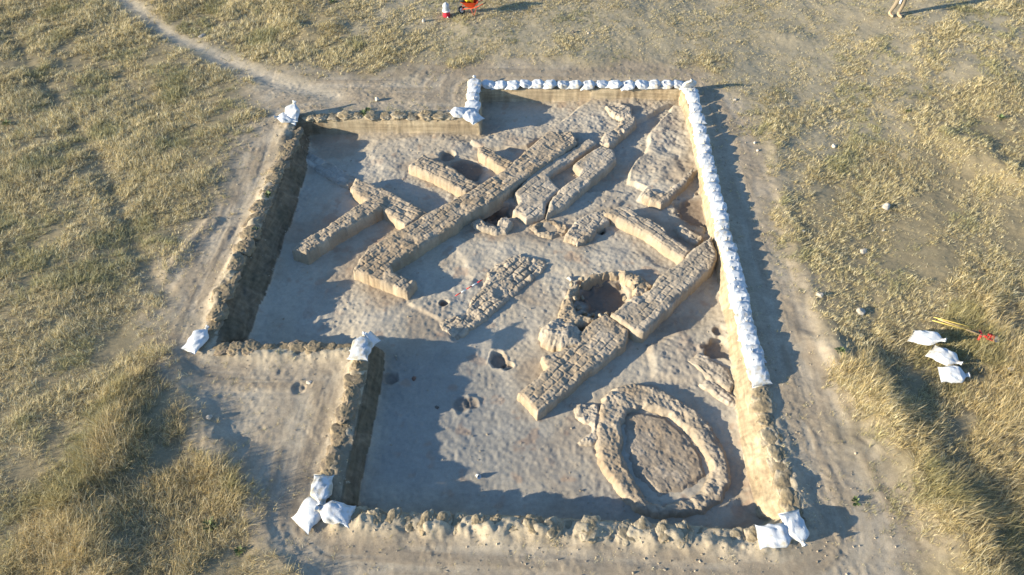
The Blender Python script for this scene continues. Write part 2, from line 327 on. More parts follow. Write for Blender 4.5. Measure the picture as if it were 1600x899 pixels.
# ------------------------------------------------------------------ mud brick walls
def wall(name, label, cat, top_px, h, ang=None, h2=None, brick=(.29, .175), groove=.014, wear=1.0, seed=0, edge=.03, hole=None, cell=.017, group='excavated mud brick walls', tone=(.355, .288, .212), dome=0, inner=0.0):
    """one wall stub: top outline, height over the floor (h at one end, h2 at the other), brick bond worn by weather"""
    hm = h if h2 is None else (h+h2)/2
    pol = PP(top_px, FLOOR+hm); hp = PP(hole, FLOOR+hm*.8) if hole else None
    ctr = pol.mean(0)
    if ang is None:
        q = pol-ctr; u, s, vt = np.linalg.svd(q); ang = math.atan2(vt[0][1], vt[0][0])
    ca, sa = math.cos(ang), math.sin(ang)
    lp = np.stack([(pol[:, 0]-ctr[0])*ca+(pol[:, 1]-ctr[1])*sa, -(pol[:, 0]-ctr[0])*sa+(pol[:, 1]-ctr[1])*ca], 1)
    us = np.arange(lp[:, 0].min()-.16, lp[:, 0].max()+.16, cell); vs = np.arange(lp[:, 1].min()-.16, lp[:, 1].max()+.16, cell)
    U, W = np.meshgrid(us, vs); U = U.ravel(); W = W.ravel()
    X = ctr[0]+U*ca-W*sa; Y = ctr[1]+U*sa+W*ca
    d = sdf(pol, X, Y)
    if hp is not None: d = np.maximum(d, -sdf(hp, X, Y))
    d = d + .022*wear*fbm(X, Y, .3, 3, seed+50) + .012*wear*fbm(X, Y, .09, 2, seed+51)
    bl, bw = brick
    Uw = U+.028*wear*fbm(X, Y, .45, 2, seed+52); Ww = W+.024*wear*fbm(X, Y, .45, 2, seed+53)
    row = np.floor(Ww/bw); fr = Ww/bw-row; off = (row % 2)*.5+.17*np.sin(row*2.3)
    cidx = np.floor(Uw/bl+off); fc = Uw/bl+off-cidx
    eg = np.minimum(np.minimum(fr, 1-fr)*bw, np.minimum(fc, 1-fc)*bl)
    gv = .011+.006*fbm(X, Y, .25, 2, seed+54)
    G = ss(gv*2.3, gv*.3, eg)*np.clip(.65+.8*fbm(X, Y, .5, 2, seed+55), .05, 1.2)
    z0 = np.zeros_like(row); bh = _hash(row, cidx, z0, seed+3)-.5; tx = _hash(row, cidx, z0+1, seed+3)-.5; bt = _hash(row, cidx, z0+2, seed+3)
    tpos = (U-us[0])/(us[-1]-us[0]); hh = h if h2 is None else h*(1-tpos)+h2*tpos
    zt = FLOOR+hh + wear*(.015*bh+.014*tx*(fc-.5)+.009*fbm(X, Y, .16, 3, seed+56)+.007*fbm(X, Y, .05, 2, seed+57)) - groove*G*1.1
    zt -= wear*.028*ss(.1, .75, fbm(X, Y, .38, 3, seed+58))
    if dome: zt -= dome*ss(-.25, 0, d)
    zt -= .035*ss(-.07, 0, d)
    base = FLOOR-.07
    t = ss(-edge*.3, edge*1.2, d)
    # stepped joint lines on the vertical face come from the bond: pull in the joints
    Z = zt*(1-t)+base*t
    keepv = d < edge*1.2+.02
    nu, nv = len(us), len(vs); ii, jj = np.meshgrid(np.arange(nu-1), np.arange(nv-1)); a0 = (jj*nu+ii).ravel()
    Fc = np.stack([a0, a0+1, a0+nu+1, a0+nu], 1); keep = keepv[Fc].any(1)
    tn = np.array(tone); c = np.tile(tn, (len(U), 1))*(1+.34*(bt-.5))[:, None]
    c = mixc(c, tn*.7, np.clip(G, 0, 1)*.5); c = mixc(c, (.40, .31, .205), ss(.25, .7, t)*.75)
    n = fbm(X, Y, .6, 3, seed+59); c = mixc(c, tn*np.array((.86, .78, .68)), ss(.1, .8, n)*.6)
    loc = np.array([ctr[0], ctr[1], FLOOR])
    v, f, cc = subset(np.stack([X, Y, Z], 1)-loc, Fc, keep, c)
    o = mesh_from(name, v, [f], M_brick, col=cc); o.location = loc
    return tag(o, label, cat, group)
B = 'mud_brick_wall'
MW = [(857,204),(894,204),(903,221),(857,253),(793,297),(765,318),(722,338),(714,350),(661,382),(612,412),(616,424),(650,438),(636,456),(595,440),(553,421),(561,404),(575,388),(605,368),(632,354),(671,330),(728,301),(774,272),(798,257),(824,232)]
d45 = math.atan2(*(np.array(P(880,215))-np.array(P(640,385)))[::-1])
dcross = math.atan2(*(np.array(P(660,335))-np.array(P(556,285)))[::-1])
wall(B, 'longest mud brick wall, running diagonally across the trench and ending in a hooked corner', 'wall', MW, .34, ang=d45, seed=1)
wall(B, 'mud brick cross wall standing high off the left side of the longest wall', 'wall', [(545,293),(556,277),(600,293),(640,314),(668,331),(632,354),(598,327),(571,313)], .33, ang=dcross, seed=2)
wall(B, 'narrow mud brick arm reaching down to the left trench side', 'wall', [(577,306),(602,322),(560,345),(528,363),(478,397),(457,389),(466,378),(498,358),(531,338)], .38, seed=3)
wall(B, 'nearly levelled brick footing fading toward the far left corner', 'wall', [(468,250),(484,236),(520,256),(556,277),(545,294),(508,276)], .08, ang=dcross, seed=4, wear=1.3, tone=(.41,.37,.31))
wall(B, 'mud brick cross wall between two small shaded chambers', 'wall', [(638,258),(660,240),(700,257),(727,274),(750,289),(728,301),(675,273)], .31, ang=dcross, seed=5)
wall(B, 'shortest mud brick cross wall, with a clean yellow cut face, below the sandbag corner', 'wall', [(747,229),(757,227),(806,254),(790,267),(768,252),(749,240)], .33, ang=dcross, seed=6, wear=.7)
wall('mud_platform', 'lumpy mud platform and thin wall beside the longest wall, left of the sunken bin', 'wall', [(932,222),(921,215),(893,233),(851,253),(817,284),(804,300),(812,316),(802,328),(822,342),(850,334),(854,317),(875,295),(855,274),(880,257),(904,245)], .25, ang=d45, seed=7, wear=.75, groove=.016, tone=(.395, .335, .262))
wall(B, 'rounded thick wall closing the right side of the sunken bin', 'wall', [(942,227),(959,233),(963,246),(947,264),(919,287),(884,318),(854,334),(857,318),(873,295),(902,275),(908,265),(896,257),(922,236)], .28, ang=d45, seed=8, wear=.75, groove=.012, edge=.035, tone=(.395, .335, .262))
wall(B, 'crooked wall stub nearest the far sandbag row', 'wall', [(936,222),(952,226),(994,190),(985,168),(967,158),(946,165),(952,175),(972,184),(968,196),(942,210)], .24, ang=d45, seed=9, wear=1.5, groove=.014, edge=.05, tone=(.395, .335, .262))
wall(B, 'smooth topped wall with a bright sunlit side, meeting the wall at the right sandbags', 'wall', [(946,333),(969,320),(984,323),(1012,340),(1038,354),(1044,366),(1082,391),(1069,405),(1040,386),(1012,364)], .30, seed=10, wear=.9, groove=.014, tone=(.38, .316, .24))
wall(B, 'wide diagonal mud brick wall running into the right trench side', 'wall', [(1113,366),(1122,400),(1117,412),(1080,447),(1041,484),(1007,521),(992,516),(954,490),(984,467),(1014,452),(1032,430),(1061,409),(1082,390)], .36, ang=d45, seed=11, h2=.38, tone=(.38, .316, .24))
wall(B, 'broad mud brick wall ending in a square corner low in the middle', 'wall', [(810,614),(833,595),(856,574),(847,556),(866,547),(901,538),(905,518),(922,504),(946,489),(984,514),(978,537),(920,581),(850,640),(840,646)], .28, ang=d45, seed=12, tone=(.38, .316, .24))
wall('mud_block', 'humped block of mud left of the round kiln pit', 'wall', [(847,508),(856,498),(872,493),(892,500),(912,512),(908,534),(880,537),(858,534),(848,529)], .34, seed=13, wear=1.7, groove=.004, edge=.06, dome=.08, tone=(.395, .335, .262))
wall(B, 'crumbling low brick wall in the centre, under the red and white rod', 'wall', [(858,412),(852,404),(836,402),(814,396),(789,404),(770,414),(761,424),(756,440),(750,455),(735,470),(727,484),(710,492),(686,501),(689,514),(714,529),(756,500),(796,463),(826,438)], .12, ang=d45, seed=14, wear=1.6, groove=.03, edge=.03, tone=(.38, .316, .24))
wall(B, 'small ragged wall stub beside the round post hole', 'wall', [(882,370),(893,350),(903,342),(925,329),(945,327),(953,346),(932,354),(926,369),(903,380)], .19, ang=d45, seed=15, wear=1.4, groove=.015, tone=(.395, .335, .262))
wall('kiln_ring', 'broken oval kiln wall around a dark pit', 'kiln', [(872,500),(880,470),(886,452),(906,440),(925,430),(948,423),(972,421),(1000,430),(1020,444),(1014,456),(990,466),(962,486),(940,500),(912,508),(890,512)], .25, seed=16, wear=1.9, groove=.006, edge=.05,
     hole=[(892, 464), (906, 445), (938, 431), (970, 431), (993, 443), (989, 467), (962, 487), (934, 498), (901, 491)], tone=(.36,.285,.20))
wall('oven_ring', 'nearly flush flattened round hearth ring near the middle', 'hearth', [(829,354),(836,346),(852,341),(870,343),(885,350),(888,358),(880,366),(862,370),(842,366)], .10, seed=17, wear=1.3, groove=.004, dome=.02,
     hole=[(840,355),(850,349),(864,350),(872,356),(862,362),(848,361)])
wall('circular_wall', 'large oval mud ring wall in the near right corner', 'wall', [(944,622),(958,606),(992,598),(1022,604),(1054,618),(1086,641),(1112,668),(1128,694),(1138,724),(1138,752),(1126,778),(1098,796),(1060,802),(1024,802),(996,792),(972,768),(948,738),(936,706),(934,664)], .15, seed=18, wear=1.5, groove=.0, edge=.085,
     hole=[(977,640),(1000,634),(1024,638),(1060,655),(1090,686),(1108,718),(1112,742),(1098,764),(1070,784),(1038,792),(1012,784),(998,764),(984,736),(972,706),(969,670)], tone=(.37,.305,.23))
wall('mud_floor', 'rough raised earth surface inside the large oval ring', 'floor', [(974,648),(1004,644),(1040,652),(1074,680),(1098,716),(1102,742),(1070,764),(1030,772),(996,742),(980,700)], .06, seed=19, wear=.9, groove=.0, edge=.14, tone=(.34,.28,.215), group='features inside the oval ring')
wall(B, 'low stepped wall stub against the right trench side', 'wall', [(1075,562),(1092,551),(1120,562),(1140,576),(1150,600),(1142,612),(1112,594)], .13, seed=20, wear=1.2, groove=.01, tone=(.395, .335, .262))
wall(B, 'lower narrow stub in front of the stepped wall by the right side', 'wall', [(1094,598),(1110,590),(1140,612),(1163,622),(1164,640),(1138,630)], .11, seed=21, wear=1.2, groove=.01, tone=(.395, .335, .262))
wall(B, 'thin crumbled rib between the smooth wall and the right trench side', 'wall', [(1054,353),(1066,350),(1084,362),(1100,369),(1093,379),(1075,372),(1060,364)], .17, seed=22, wear=1.6, groove=.01, edge=.04, tone=(.395, .335, .262))
wall('mud_lump', 'curved mud rim just below the dark hollow by the longest wall', 'wall', [(738,346),(750,340),(760,350),(776,352),(782,340),(792,338),(800,346),(792,362),(778,362),(758,358),(744,354)], .17, seed=23, wear=1.6, groove=.0, edge=.05, tone=(.395, .335, .262))
wall('mud_lump', 'small knobbly mud rim touching the left of the oval ring', 'wall', [(894,630),(915,632),(935,628),(940,650),(938,690),(915,694),(894,690),(918,684),(926,664),(900,652)], .09, seed=24, wear=1.8, groove=.0, edge=.06, tone=(.395, .335, .262))
wall(B, 'low broken wall edge left of the shaded drop near the right side', 'wall', [(1002,306),(1012,293),(1040,300),(1066,278),(1083,262),(1085,272),(1060,298),(1034,320)], .24, seed=25, wear=1.2, groove=.01, edge=.04, tone=(.395, .335, .262))
#%%OBJECTS%%
# ------------------------------------------------------------------ small mesh kit
def ordn(k):
    return ['', 'first', 'second', 'third', 'fourth', 'fifth', 'sixth', 'seventh', 'eighth', 'ninth', 'tenth', 'eleventh', 'twelfth', 'thirteenth', 'fourteenth', 'fifteenth',
            'sixteenth', 'seventeenth', 'eighteenth', 'nineteenth', 'twentieth', 'twenty-first', 'twenty-second', 'twenty-third', 'twenty-fourth', 'twenty-fifth', 'twenty-sixth',
            'twenty-seventh', 'twenty-eighth', 'twenty-ninth', 'thirtieth', 'thirty-first', 'thirty-second', 'thirty-third'][k]
def empty(name, loc, rz=0):
    o = bpy.data.objects.new(name, None); COL.objects.link(o); o.location = loc; o.rotation_euler = (0, 0, rz); o.empty_display_size = .1; return o
def ring_mesh(rings, cap=True):
    """rings: (n,k,3) stations of closed rings -> verts, face lists"""
    R = np.asarray(rings, float); n, k, _ = R.shape; v = R.reshape(-1, 3)
    a = np.arange(k); q = []
    for i in range(n-1):
        q.append(np.stack([i*k+a, i*k+(a+1) % k, (i+1)*k+(a+1) % k, (i+1)*k+a], 1))
    fl = [np.concatenate(q)]
    if cap: fl.append(np.array([a[::-1]])); fl.append(np.array([(n-1)*k+a]))
    return v, fl
def lathe(name, prof, mat, parent=None, k=28, loc=None, smooth=True):
    th = np.linspace(0, 2*np.pi, k, endpoint=False)
    v, f = ring_mesh([[(r*math.cos(t), r*math.sin(t), z) for t in th] for r, z in prof])
    o = mesh_from(name, v, f, mat, parent, smooth)
    if loc: o.location = loc
    return o
def tube(name, pts, rad, mat, parent=None, k=10, flat=1.0):
    pts = [Vector(p) for p in pts]; rad = [rad]*len(pts) if np.isscalar(rad) else rad
    rings = []; up = Vector((0, 0, 1))
    for i, p in enumerate(pts):
        d = (pts[min(i+1, len(pts)-1)]-pts[max(i-1, 0)]).normalized()
        s = d.cross(up);  s = s.normalized() if s.length > 1e-3 else Vector((1, 0, 0)); u = s.cross(d).normalized()
        rings.append([tuple(p+s*rad[i]*math.cos(t)+u*rad[i]*flat*math.sin(t)) for t in np.linspace(0, 2*np.pi, k, endpoint=False)])
    v, f = ring_mesh(rings); return mesh_from(name, v, f, mat, parent)
def blob(name, mat, size, seed, rough=.25, sub=3, parent=None, cuts=0, col=None, flatb=None, lump=False):
    import bmesh
    bm = bmesh.new(); bmesh.ops.create_icosphere(bm, subdivisions=sub, radius=1)
    v = np.array([x.co[:] for x in bm.verts]); f = np.array([[q.index for q in p.verts] for p in bm.faces]); bm.free()
    r = np.random.default_rng(seed)
    for _ in range(cuts):
        n = r.normal(size=3); n /= np.linalg.norm(n); h = r.uniform(.55, .85); dd = v@n-h; v = v-np.outer(np.clip(dd, 0, 9), n)
    k = 1+rough*(fbm(v[:, 0]*1+v[:, 2]*.7+seed, v[:, 1]-v[:, 2]*.6, 1.0, 3, seed)+.5*fbm(v[:, 0]*2+seed, v[:, 2]*2+v[:, 1], .8, 2, seed+5))
    if lump:
        v[:, 2] = np.sign(v[:, 2])*np.abs(v[:, 2])**.7; v[:, :2] *= (1-.12*np.abs(np.sin(3*np.arctan2(v[:, 1], v[:, 0])+seed)))[:, None]
        k = k+.09*fbm(v[:, 0]+v[:, 2]*.8+seed, v[:, 1]+v[:, 2], .4, 3, seed+2)+.05*fbm(v[:, 0]-v[:, 2]*.8, v[:, 1]+seed, .13, 2, seed+3)
    v = v*k[:, None]*np.array(size)
    if flatb is not None: v[:, 2] = np.maximum(v[:, 2], flatb)
    cc = None
    if col is not None:
        n = fbm(v[:, 0]+seed, v[:, 1]+v[:, 2], .15, 3, seed+9)*.5+.5
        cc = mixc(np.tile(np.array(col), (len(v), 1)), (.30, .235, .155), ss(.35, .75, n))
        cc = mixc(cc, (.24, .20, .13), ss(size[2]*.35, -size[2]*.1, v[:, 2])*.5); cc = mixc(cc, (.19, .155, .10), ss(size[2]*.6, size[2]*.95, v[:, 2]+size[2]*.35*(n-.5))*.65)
    return mesh_from(name, v, [f], mat, parent, True, cc)

# ------------------------------------------------------------------ sandbags
def sack_mat():
    m, t, b = new_mat('white_woven_sack'); L = t.links.new
    tc = N(t, 'ShaderNodeTexCoord'); inf = N(t, 'ShaderNodeObjectInfo')
    n = N(t, 'ShaderNodeTexNoise'); n.inputs['Scale'].default_value = 7; n.inputs['Detail'].default_value = 5; L(tc.outputs['Object'], n.inputs['Vector'])
    ad = N(t, 'ShaderNodeMath', operation='MULTIPLY_ADD'); L(inf.outputs['Random'], ad.inputs[0]); ad.inputs[1].default_value = .2; L(n.outputs[0], ad.inputs[2])
    r = N(t, 'ShaderNodeValToRGB'); L(ad.outputs[0], r.inputs[0])
    e = r.color_ramp.elements; e[0].position = .36; e[0].color = (.56, .59, .62, 1); e[1].position = .82; e[1].color = (.40, .36, .29, 1)
    e2 = r.color_ramp.elements.new(.62); e2.color = (.54, .56, .585, 1)
    L(r.outputs[0], b.inputs['Base Color']); b.inputs['Roughness'].default_value = .55; b.inputs['Specular IOR Level'].default_value = .35
    n2 = N(t, 'ShaderNodeTexNoise'); n2.inputs['Scale'].default_value = 22; n2.inputs['Detail'].default_value = 3; n2.inputs['Distortion'].default_value = 1.2
    L(tc.outputs['Object'], n2.inputs['Vector'])
    bp = N(t, 'ShaderNodeBump'); bp.inputs['Strength'].default_value = .35; bp.inputs['Distance'].default_value = .02; L(n2.outputs[0], bp.inputs['Height']); L(bp.outputs[0], b.inputs['Normal'])
    return m
M_sack = sack_mat()
M_cord = plain('pale_cord', (.55, .5, .42), .8)
def bag_meshes(seed, fat=1.0):
    r = np.random.default_rng(seed); L = .29; n = 30; k = 32; rings = []
    th = np.linspace(0, 2*np.pi, k, endpoint=False); ear = r.uniform(.9, 1.25, 2); bend = r.uniform(-.035, .035); sk = r.uniform(-.12, .12)
    for i in range(n):
        u = i/(n-1); x = -L+2*L*u
        rise = math.sin(min(u/.42, 1)*math.pi/2)**.75; fall = (1-ss(.62, 1.0, u))
        T = (.006+.092*fat*rise)*(fall*.86+.14) if u > 0 else .006
        sag = 1-.13*math.sin(min(u/.34, 1)*math.pi)
        W = .215*sag*(.20+.80*(1-ss(.66, 1.0, u)**1.2)); W = W if u > .03 else .215
        ring = []
        for t in th:
            c, s = math.cos(t), math.sin(t); e = .75
            yy = W*math.copysign(abs(c)**e, c); hz = T*math.copysign(abs(s)**.9, s)
            if u < .16: yy *= 1+(ear[0 if c > 0 else 1]-1)*.5*(1-u/.16)*abs(c)**3
            neck = ss(.5, .95, u); wr = 1+.08*neck*math.cos(9*t+seed)+.03*neck*math.cos(17*t+2*seed)
            yy *= wr; hz *= wr
            hz += (.010*(1-neck))*math.sin(yy*48+u*14+seed)*ss(.0, .3, u)*(1 if s > 0 else .2)
            xx = x+(sk*yy if u < .3 else sk*yy*max(0, 1-(u-.3)*3)) - (.035*abs(c)**6 if u < .1 else 0)
            zz_ = hz*(.55 if s < 0 else 1.15)
            ring.append((xx, yy+bend*math.sin(u*math.pi), zz_+.05+.03*neck))
        rings.append(ring)
    R = np.array(rings); v = R.reshape(-1, 3)
    q = fbm(v[:, 0]+seed*3.1, v[:, 1]+v[:, 2], .17, 3, seed); R[..., 2] += (.014*q.reshape(R.shape[:2]))*np.minimum(1, np.linspace(0, 6, n))[:, None]
    # gathered end beyond the tie
    end = R[-1].mean(0); fr = []
    for i in range(8):
        u = i/7; rad = .020*(1-u)**2+.022+.032*u**1.3
        fr.append([(end[0]-.015+.07*u, end[1]+rad*math.cos(t)*(1+.35*u*math.cos(5*t+seed)), end[2]+rad*.65*math.sin(t)*(1+.3*u*math.cos(4*t+seed))+.02*u) for t in th])
    return ring_mesh(R), ring_mesh(fr), end
BAGS = []
def make_bag(seed, fat=1.0):
    (v, f), (v2, f2), e = bag_meshes(seed, fat)
    o = mesh_from('sandbag', v, f, M_sack); c = mesh_from('gathered_neck', v2, f2, M_sack, o)
    t = lathe('tie_cord', [(.034, -.008), (.040, 0), (.034, .008)], M_cord, o, 16); t.rotation_euler = (0, math.pi/2, 0); t.location = (e[0]-.012, e[1], e[2])
    return o
used_bag = [False]*8
for s in range(8): BAGS.append(make_bag(100+s*7, [1, 1.1, .95, 1.05, .9, 1.0, 1.12, .98][s]))
def place_bag(px, py, dirang, label, group=None, pitch=0.0, roll=0.0, lift=0.0, scale=1.0, var=None, zref=None):
    k = random.randrange(8) if var is None else var
    src = BAGS[k]
    if used_bag[k]:
        o = src.copy(); COL.objects.link(o)
        for ch in list(src.children):
            c = ch.copy(); COL.objects.link(c); c.parent = o
    else: o = src; used_bag[k] = True
    x, y = P(px, py, .08+lift)
    z = (max(gz(x, y), -.03) if zref is None else zref)+lift
    o.location = (x, y, z); o.scale = (scale*(.86 if group and 'right edge' in group else .93 if group and 'far edge' in group else 1), scale*random.uniform(.9, 1.1), scale*random.uniform(.92, 1.1))
    o.rotation_euler = Euler((roll, pitch, dirang), 'XYZ')
    return tag(o, label, 'sandbag', group)
def seg_dir(a, b):
    p, q = P(*a), P(*b); return math.atan2(q[1]-p[1], q[0]-p[0])
R_ = random.uniform
farrow = [762, 782, 802, 821, 840, 859, 879, 899, 920, 941, 961, 982, 1002, 1022, 1042, 1060]
for i, x in enumerate(farrow):
    place_bag(x, 132+(i % 3)*.5, (0 if i % 3 else math.pi)+R_(-.25, .25), '%s white sandbag from the left in the row along the far edge' % ordn(i+1), 'white sandbags along the far edge', pitch=R_(-.12, -.03), roll=R_(-.1, .1), scale=R_(.92, 1.0))
place_bag(1077, 133, math.radians(-80), 'white sandbag upright on the far right corner where the two rows meet', 'white sandbags at the trench corners', pitch=-.95, lift=.26, scale=.95)
place_bag(1079, 143, math.radians(-75), 'white sandbag just below the upright one on the far right corner', 'white sandbags at the trench corners', pitch=-.15, lift=.05)
rc = [(1082, 152), (1086, 169), (1089, 186), (1093, 203), (1097, 219), (1100, 235), (1104, 250), (1108, 265), (1111, 280), (1115, 295), (1119, 310), (1122, 325), (1126, 340), (1129, 354), (1132, 370), (1136, 388), (1141, 404),
      (1145, 419), (1149, 435), (1153, 451), (1156, 467), (1159, 483), (1163, 499), (1167, 517), (1171, 535), (1175, 551), (1180, 567), (1185, 584)]
for i, (x, y) in enumerate(rc):
    a = rc[max(i-1, 0)]; b = rc[min(i+1, len(rc)-1)]
    n = len(rc)-i
    lab = 'white sandbag nearest the camera in the long row on the right edge' if n == 1 else '%s white sandbag counted from the near end of the long right row' % ordn(n)
    place_bag(x+R_(-1, 1), y, seg_dir(b, a)+R_(-.22, .22), lab, 'white sandbags along the right edge', pitch=R_(-.22, -.08), roll=R_(-.12, .12), lift=.05+R_(0, .03), scale=R_(.94, 1.04))
for (x, y, a, sc_, lf, pt, lab) in [
    (741, 131, 1.6, .9, .10, -.2, 'farthest white sandbag of the short row at the step'), (740, 140, 1.5, .9, .05, -.1, 'second farthest white sandbag of the short row at the step'),
    (738, 150, 1.7, .92, .02, -.1, 'third white sandbag down the short row at the step'), (738, 165, 1.45, 1, .02, -.1, 'fourth white sandbag down the short row, above the inner corner'),
    (737, 181, 2.3, 1.05, .02, -.05, 'white sandbag on the inner corner where the short row ends'), (717, 178, 3.1, 1, .0, -.05, 'white sandbag lying left of the inner corner sandbag'),
    (448, 186, 3.3, 1, .02, -.05, 'flat white sandbag in front at the far left trench corner'), (457, 178, 1.3, 1.1, .10, -.6, 'pointed white sandbag standing behind another at the far left corner'),
    (310, 532, 1.15, 1.05, .03, -.05, 'lone white sandbag at the near left corner of the left chamber'), (569, 540, 4.0, 1.05, .06, -.1, 'white sandbag underneath another on the middle corner'),
    (566, 550, 1.45, 1, .16, -.05, 'white sandbag lying on top of another on the middle corner'), (503, 766, -1.5, 1.0, .07, -.08, 'uppermost of the three white sandbags at the near left corner'),
    (489, 799, .95, 1.05, .02, -.05, 'lower left of the three white sandbags at the near left corner'), (524, 804, 2.95, 1.05, .02, -.05, 'lower right of the three white sandbags at the near left corner'),
    (1212, 840, .05, 1.05, .04, -.05, 'white sandbag lying crosswise at the near right corner'), (1242, 829, -1.45, 1.05, .06, -.1, 'white sandbag with its tied neck toward the camera at the near right corner')]:
    place_bag(x, y, a, lab, 'white sandbags at the trench corners', pitch=pt, roll=R_(-.06, .06), lift=lf, scale=sc_)
for (x, y, a, sc_, lf, pt, lab) in [(1452, 529, -.75, 1.1, .14, -.5, 'crumpled white sandbag propped up in the dry grass near the tools'), (1478, 558, -.75, .98, .10, -.12, 'plump white sandbag in the middle of three in the dry grass'),
                                   (1491, 585, -.05, .9, .08, -.0, 'white sandbag with its tied end to the right, lowest of three in the dry grass')]:
    place_bag(x, y, a, lab, 'white sandbags lying in the dry grass', pitch=pt, roll=R_(-.1, .1), lift=lf, scale=sc_)

# weathered, earth-covered sacks on the banks
OLD = [blob('weathered_sandbag', M_oldbag, (.27, .215, .105), 300+s*11, .17, 5, col=(.40, .335, .24), flatb=-.05, lump=True) for s in range(7)]
OLD += [blob('weathered_sandbag', M_oldbag, (.27, .215, .10), 400+s*11, .2, 5, col=(.27, .21, .145), flatb=-.05, lump=True) for s in range(4)]  # darker copies for the left banks: part soil tone, part shade in the colour
used_old = [False]*11
def place_old(px, py, ang, label, group, scale=1.0, lift=0.02):
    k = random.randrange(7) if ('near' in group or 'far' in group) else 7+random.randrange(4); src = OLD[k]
    if used_old[k]: o = src.copy(); COL.objects.link(o)
    else: o = src; used_old[k] = True
    x, y = P(px, py, .06); z = max(gz(x, y), -.04)
    o.location = (x, y, z+lift); o.rotation_euler = (R_(-.15, .15), R_(-.12, .12), ang+R_(-.3, .3)); s = scale*R_(.88, 1.12); o.scale = (s*R_(.8, 1.2), s*R_(.8, 1.15), s*R_(.6, 1.15))
    tag(o, label, 'old sandbag', group)
g = 'weathered sandbags on the near bank'
nb = [(557, 812), (588, 813), (614, 816), (641, 818), (668, 819), (692, 818), (717, 820), (747, 821), (776, 822), (805, 824), (834, 826), (862, 829), (889, 829), (922, 830), (950, 832), (980, 834), (1008, 834), (1037, 835), (1066, 837), (1094, 838), (1124, 840), (1153, 841), (1180, 842)]
for i, (x, y) in enumerate(nb): place_old(x, y-2, 1.3+R_(-.3, .3), '%s weathered earth-coloured sandbag from the left on the near bank' % ordn(i+1), g, .84, -.075)
g = 'weathered sandbags on the near right bank'
for i, (x, y) in enumerate([(1190, 612), (1193, 634), (1198, 658), (1204, 682), (1211, 706), (1218, 730), (1226, 755), (1234, 780), (1240, 802)]):
    place_old(x+1, y, 1.4, '%s weathered sandbag below the white row on the right bank' % ordn(i+1), g, 1.1, -.045)
g = 'weathered sandbags on the far left bank'
for i, (x, y) in enumerate([(486, 182), (502, 183), (521, 181), (541, 180), (560, 180), (582, 180), (602, 180), (624, 180), (645, 180), (667, 180), (688, 180), (703, 181)]):
    place_old(x, y+1, .1, '%s weathered sandbag from the left along the far left edge' % ordn(i+1), g, .95, -.01)
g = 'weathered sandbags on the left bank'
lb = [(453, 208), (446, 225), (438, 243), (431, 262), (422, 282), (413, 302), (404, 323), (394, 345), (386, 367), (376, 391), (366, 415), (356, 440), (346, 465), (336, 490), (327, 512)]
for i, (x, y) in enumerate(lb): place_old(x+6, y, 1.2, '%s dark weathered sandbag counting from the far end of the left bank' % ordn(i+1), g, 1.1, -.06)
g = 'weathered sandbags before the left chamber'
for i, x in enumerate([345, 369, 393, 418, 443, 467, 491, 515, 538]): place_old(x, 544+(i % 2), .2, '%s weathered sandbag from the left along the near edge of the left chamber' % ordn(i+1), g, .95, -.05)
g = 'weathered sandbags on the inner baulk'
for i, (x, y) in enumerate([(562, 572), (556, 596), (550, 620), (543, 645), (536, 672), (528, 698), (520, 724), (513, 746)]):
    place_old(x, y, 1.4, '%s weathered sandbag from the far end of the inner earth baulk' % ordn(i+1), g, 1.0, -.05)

# ------------------------------------------------------------------ stones
def stone(px, py, size, label, seed, z=None, mat=None):
    x, y = P(px, py, 0 if z is None else z)
    o = blob('stone', mat or M_stone, size, seed, .22, 3, cuts=5, flatb=-size[2]*.6); zz_ = gz(x, y)
    o.location = (x, y, zz_+size[2]*.45); o.rotation_euler = (0, 0, seed*.7); tag(o, label, 'stone', 'loose stones'); return o
M_dark = plain('dark_stone', (.13, .115, .10), .9, .3, 30, bump=.5)
M_pale = plain('pale_stone', (.56, .5, .42), .9, .2, 30, bump=.5)
stone(1384, 324, (.13, .10, .10), 'largest pale stone in the grass right of the trench', 1, mat=M_pale)
stone(1303, 229, (.09, .07, .06), 'small pale block-shaped stone in the grass far right of the sandbags', 2, mat=M_pale)
stone(1279, 466, (.085, .07, .08), 'rounded tan stone at the edge of the bare strip', 3)
stone(1345, 491, (.11, .10, .08), 'grey stone half hidden in grass near the bare strip', 4)
stone(1576, 582, (.09, .07, .06), 'grey stone in the grass beside the tools at the right border', 5)
stone(590, 158, (.07, .06, .08), 'yellowish stone on bare soil behind the far left edge', 6, mat=M_pale)
stone(662, 38, (.06, .06, .09), 'small upright pale stone left of the water jug', 7, mat=M_pale)
stone(895, 55, (.06, .05, .05), 'dark stone lying on the stubble at the top middle', 8, mat=M_dark)
stone(919, 57, (.04, .03, .03), 'tiny pale stone just right of the dark stone at the top', 9, mat=M_pale)
stone(1149, 157, (.06, .05, .04), 'small reddish stone right of the far right corner', 10)
stone(1179, 225, (.05, .04, .04), 'upper of two small pale stones near the right bare strip', 11, mat=M_pale)
stone(1183, 237, (.045, .05, .03), 'lower of two small pale stones near the right bare strip', 12, mat=M_pale)
stone(1366, 325, (.05, .045, .035), 'small pale stone just left of the largest stone', 13, mat=M_pale)
stone(1381, 360, (.045, .04, .035), 'small stone below the largest stone in the grass', 14)
stone(1350, 393, (.12, .09, .05), 'flat grey stone in the grass below the largest stone', 15)
stone(1255, 364, (.045, .04, .035), 'little pale stone at the edge of the grass right of the row', 16, mat=M_pale)
stone(329, 655, (.07, .06, .05), 'grey stone in the shade between grass and bare soil', 17)
stone(483, 596, (.07, .05, .03), 'pale flat stone beside the shallow pit left of the baulk', 18, mat=M_pale)
stone(316, 56, (.13, .08, .05), 'grey flat stone right of the pale path', 19)
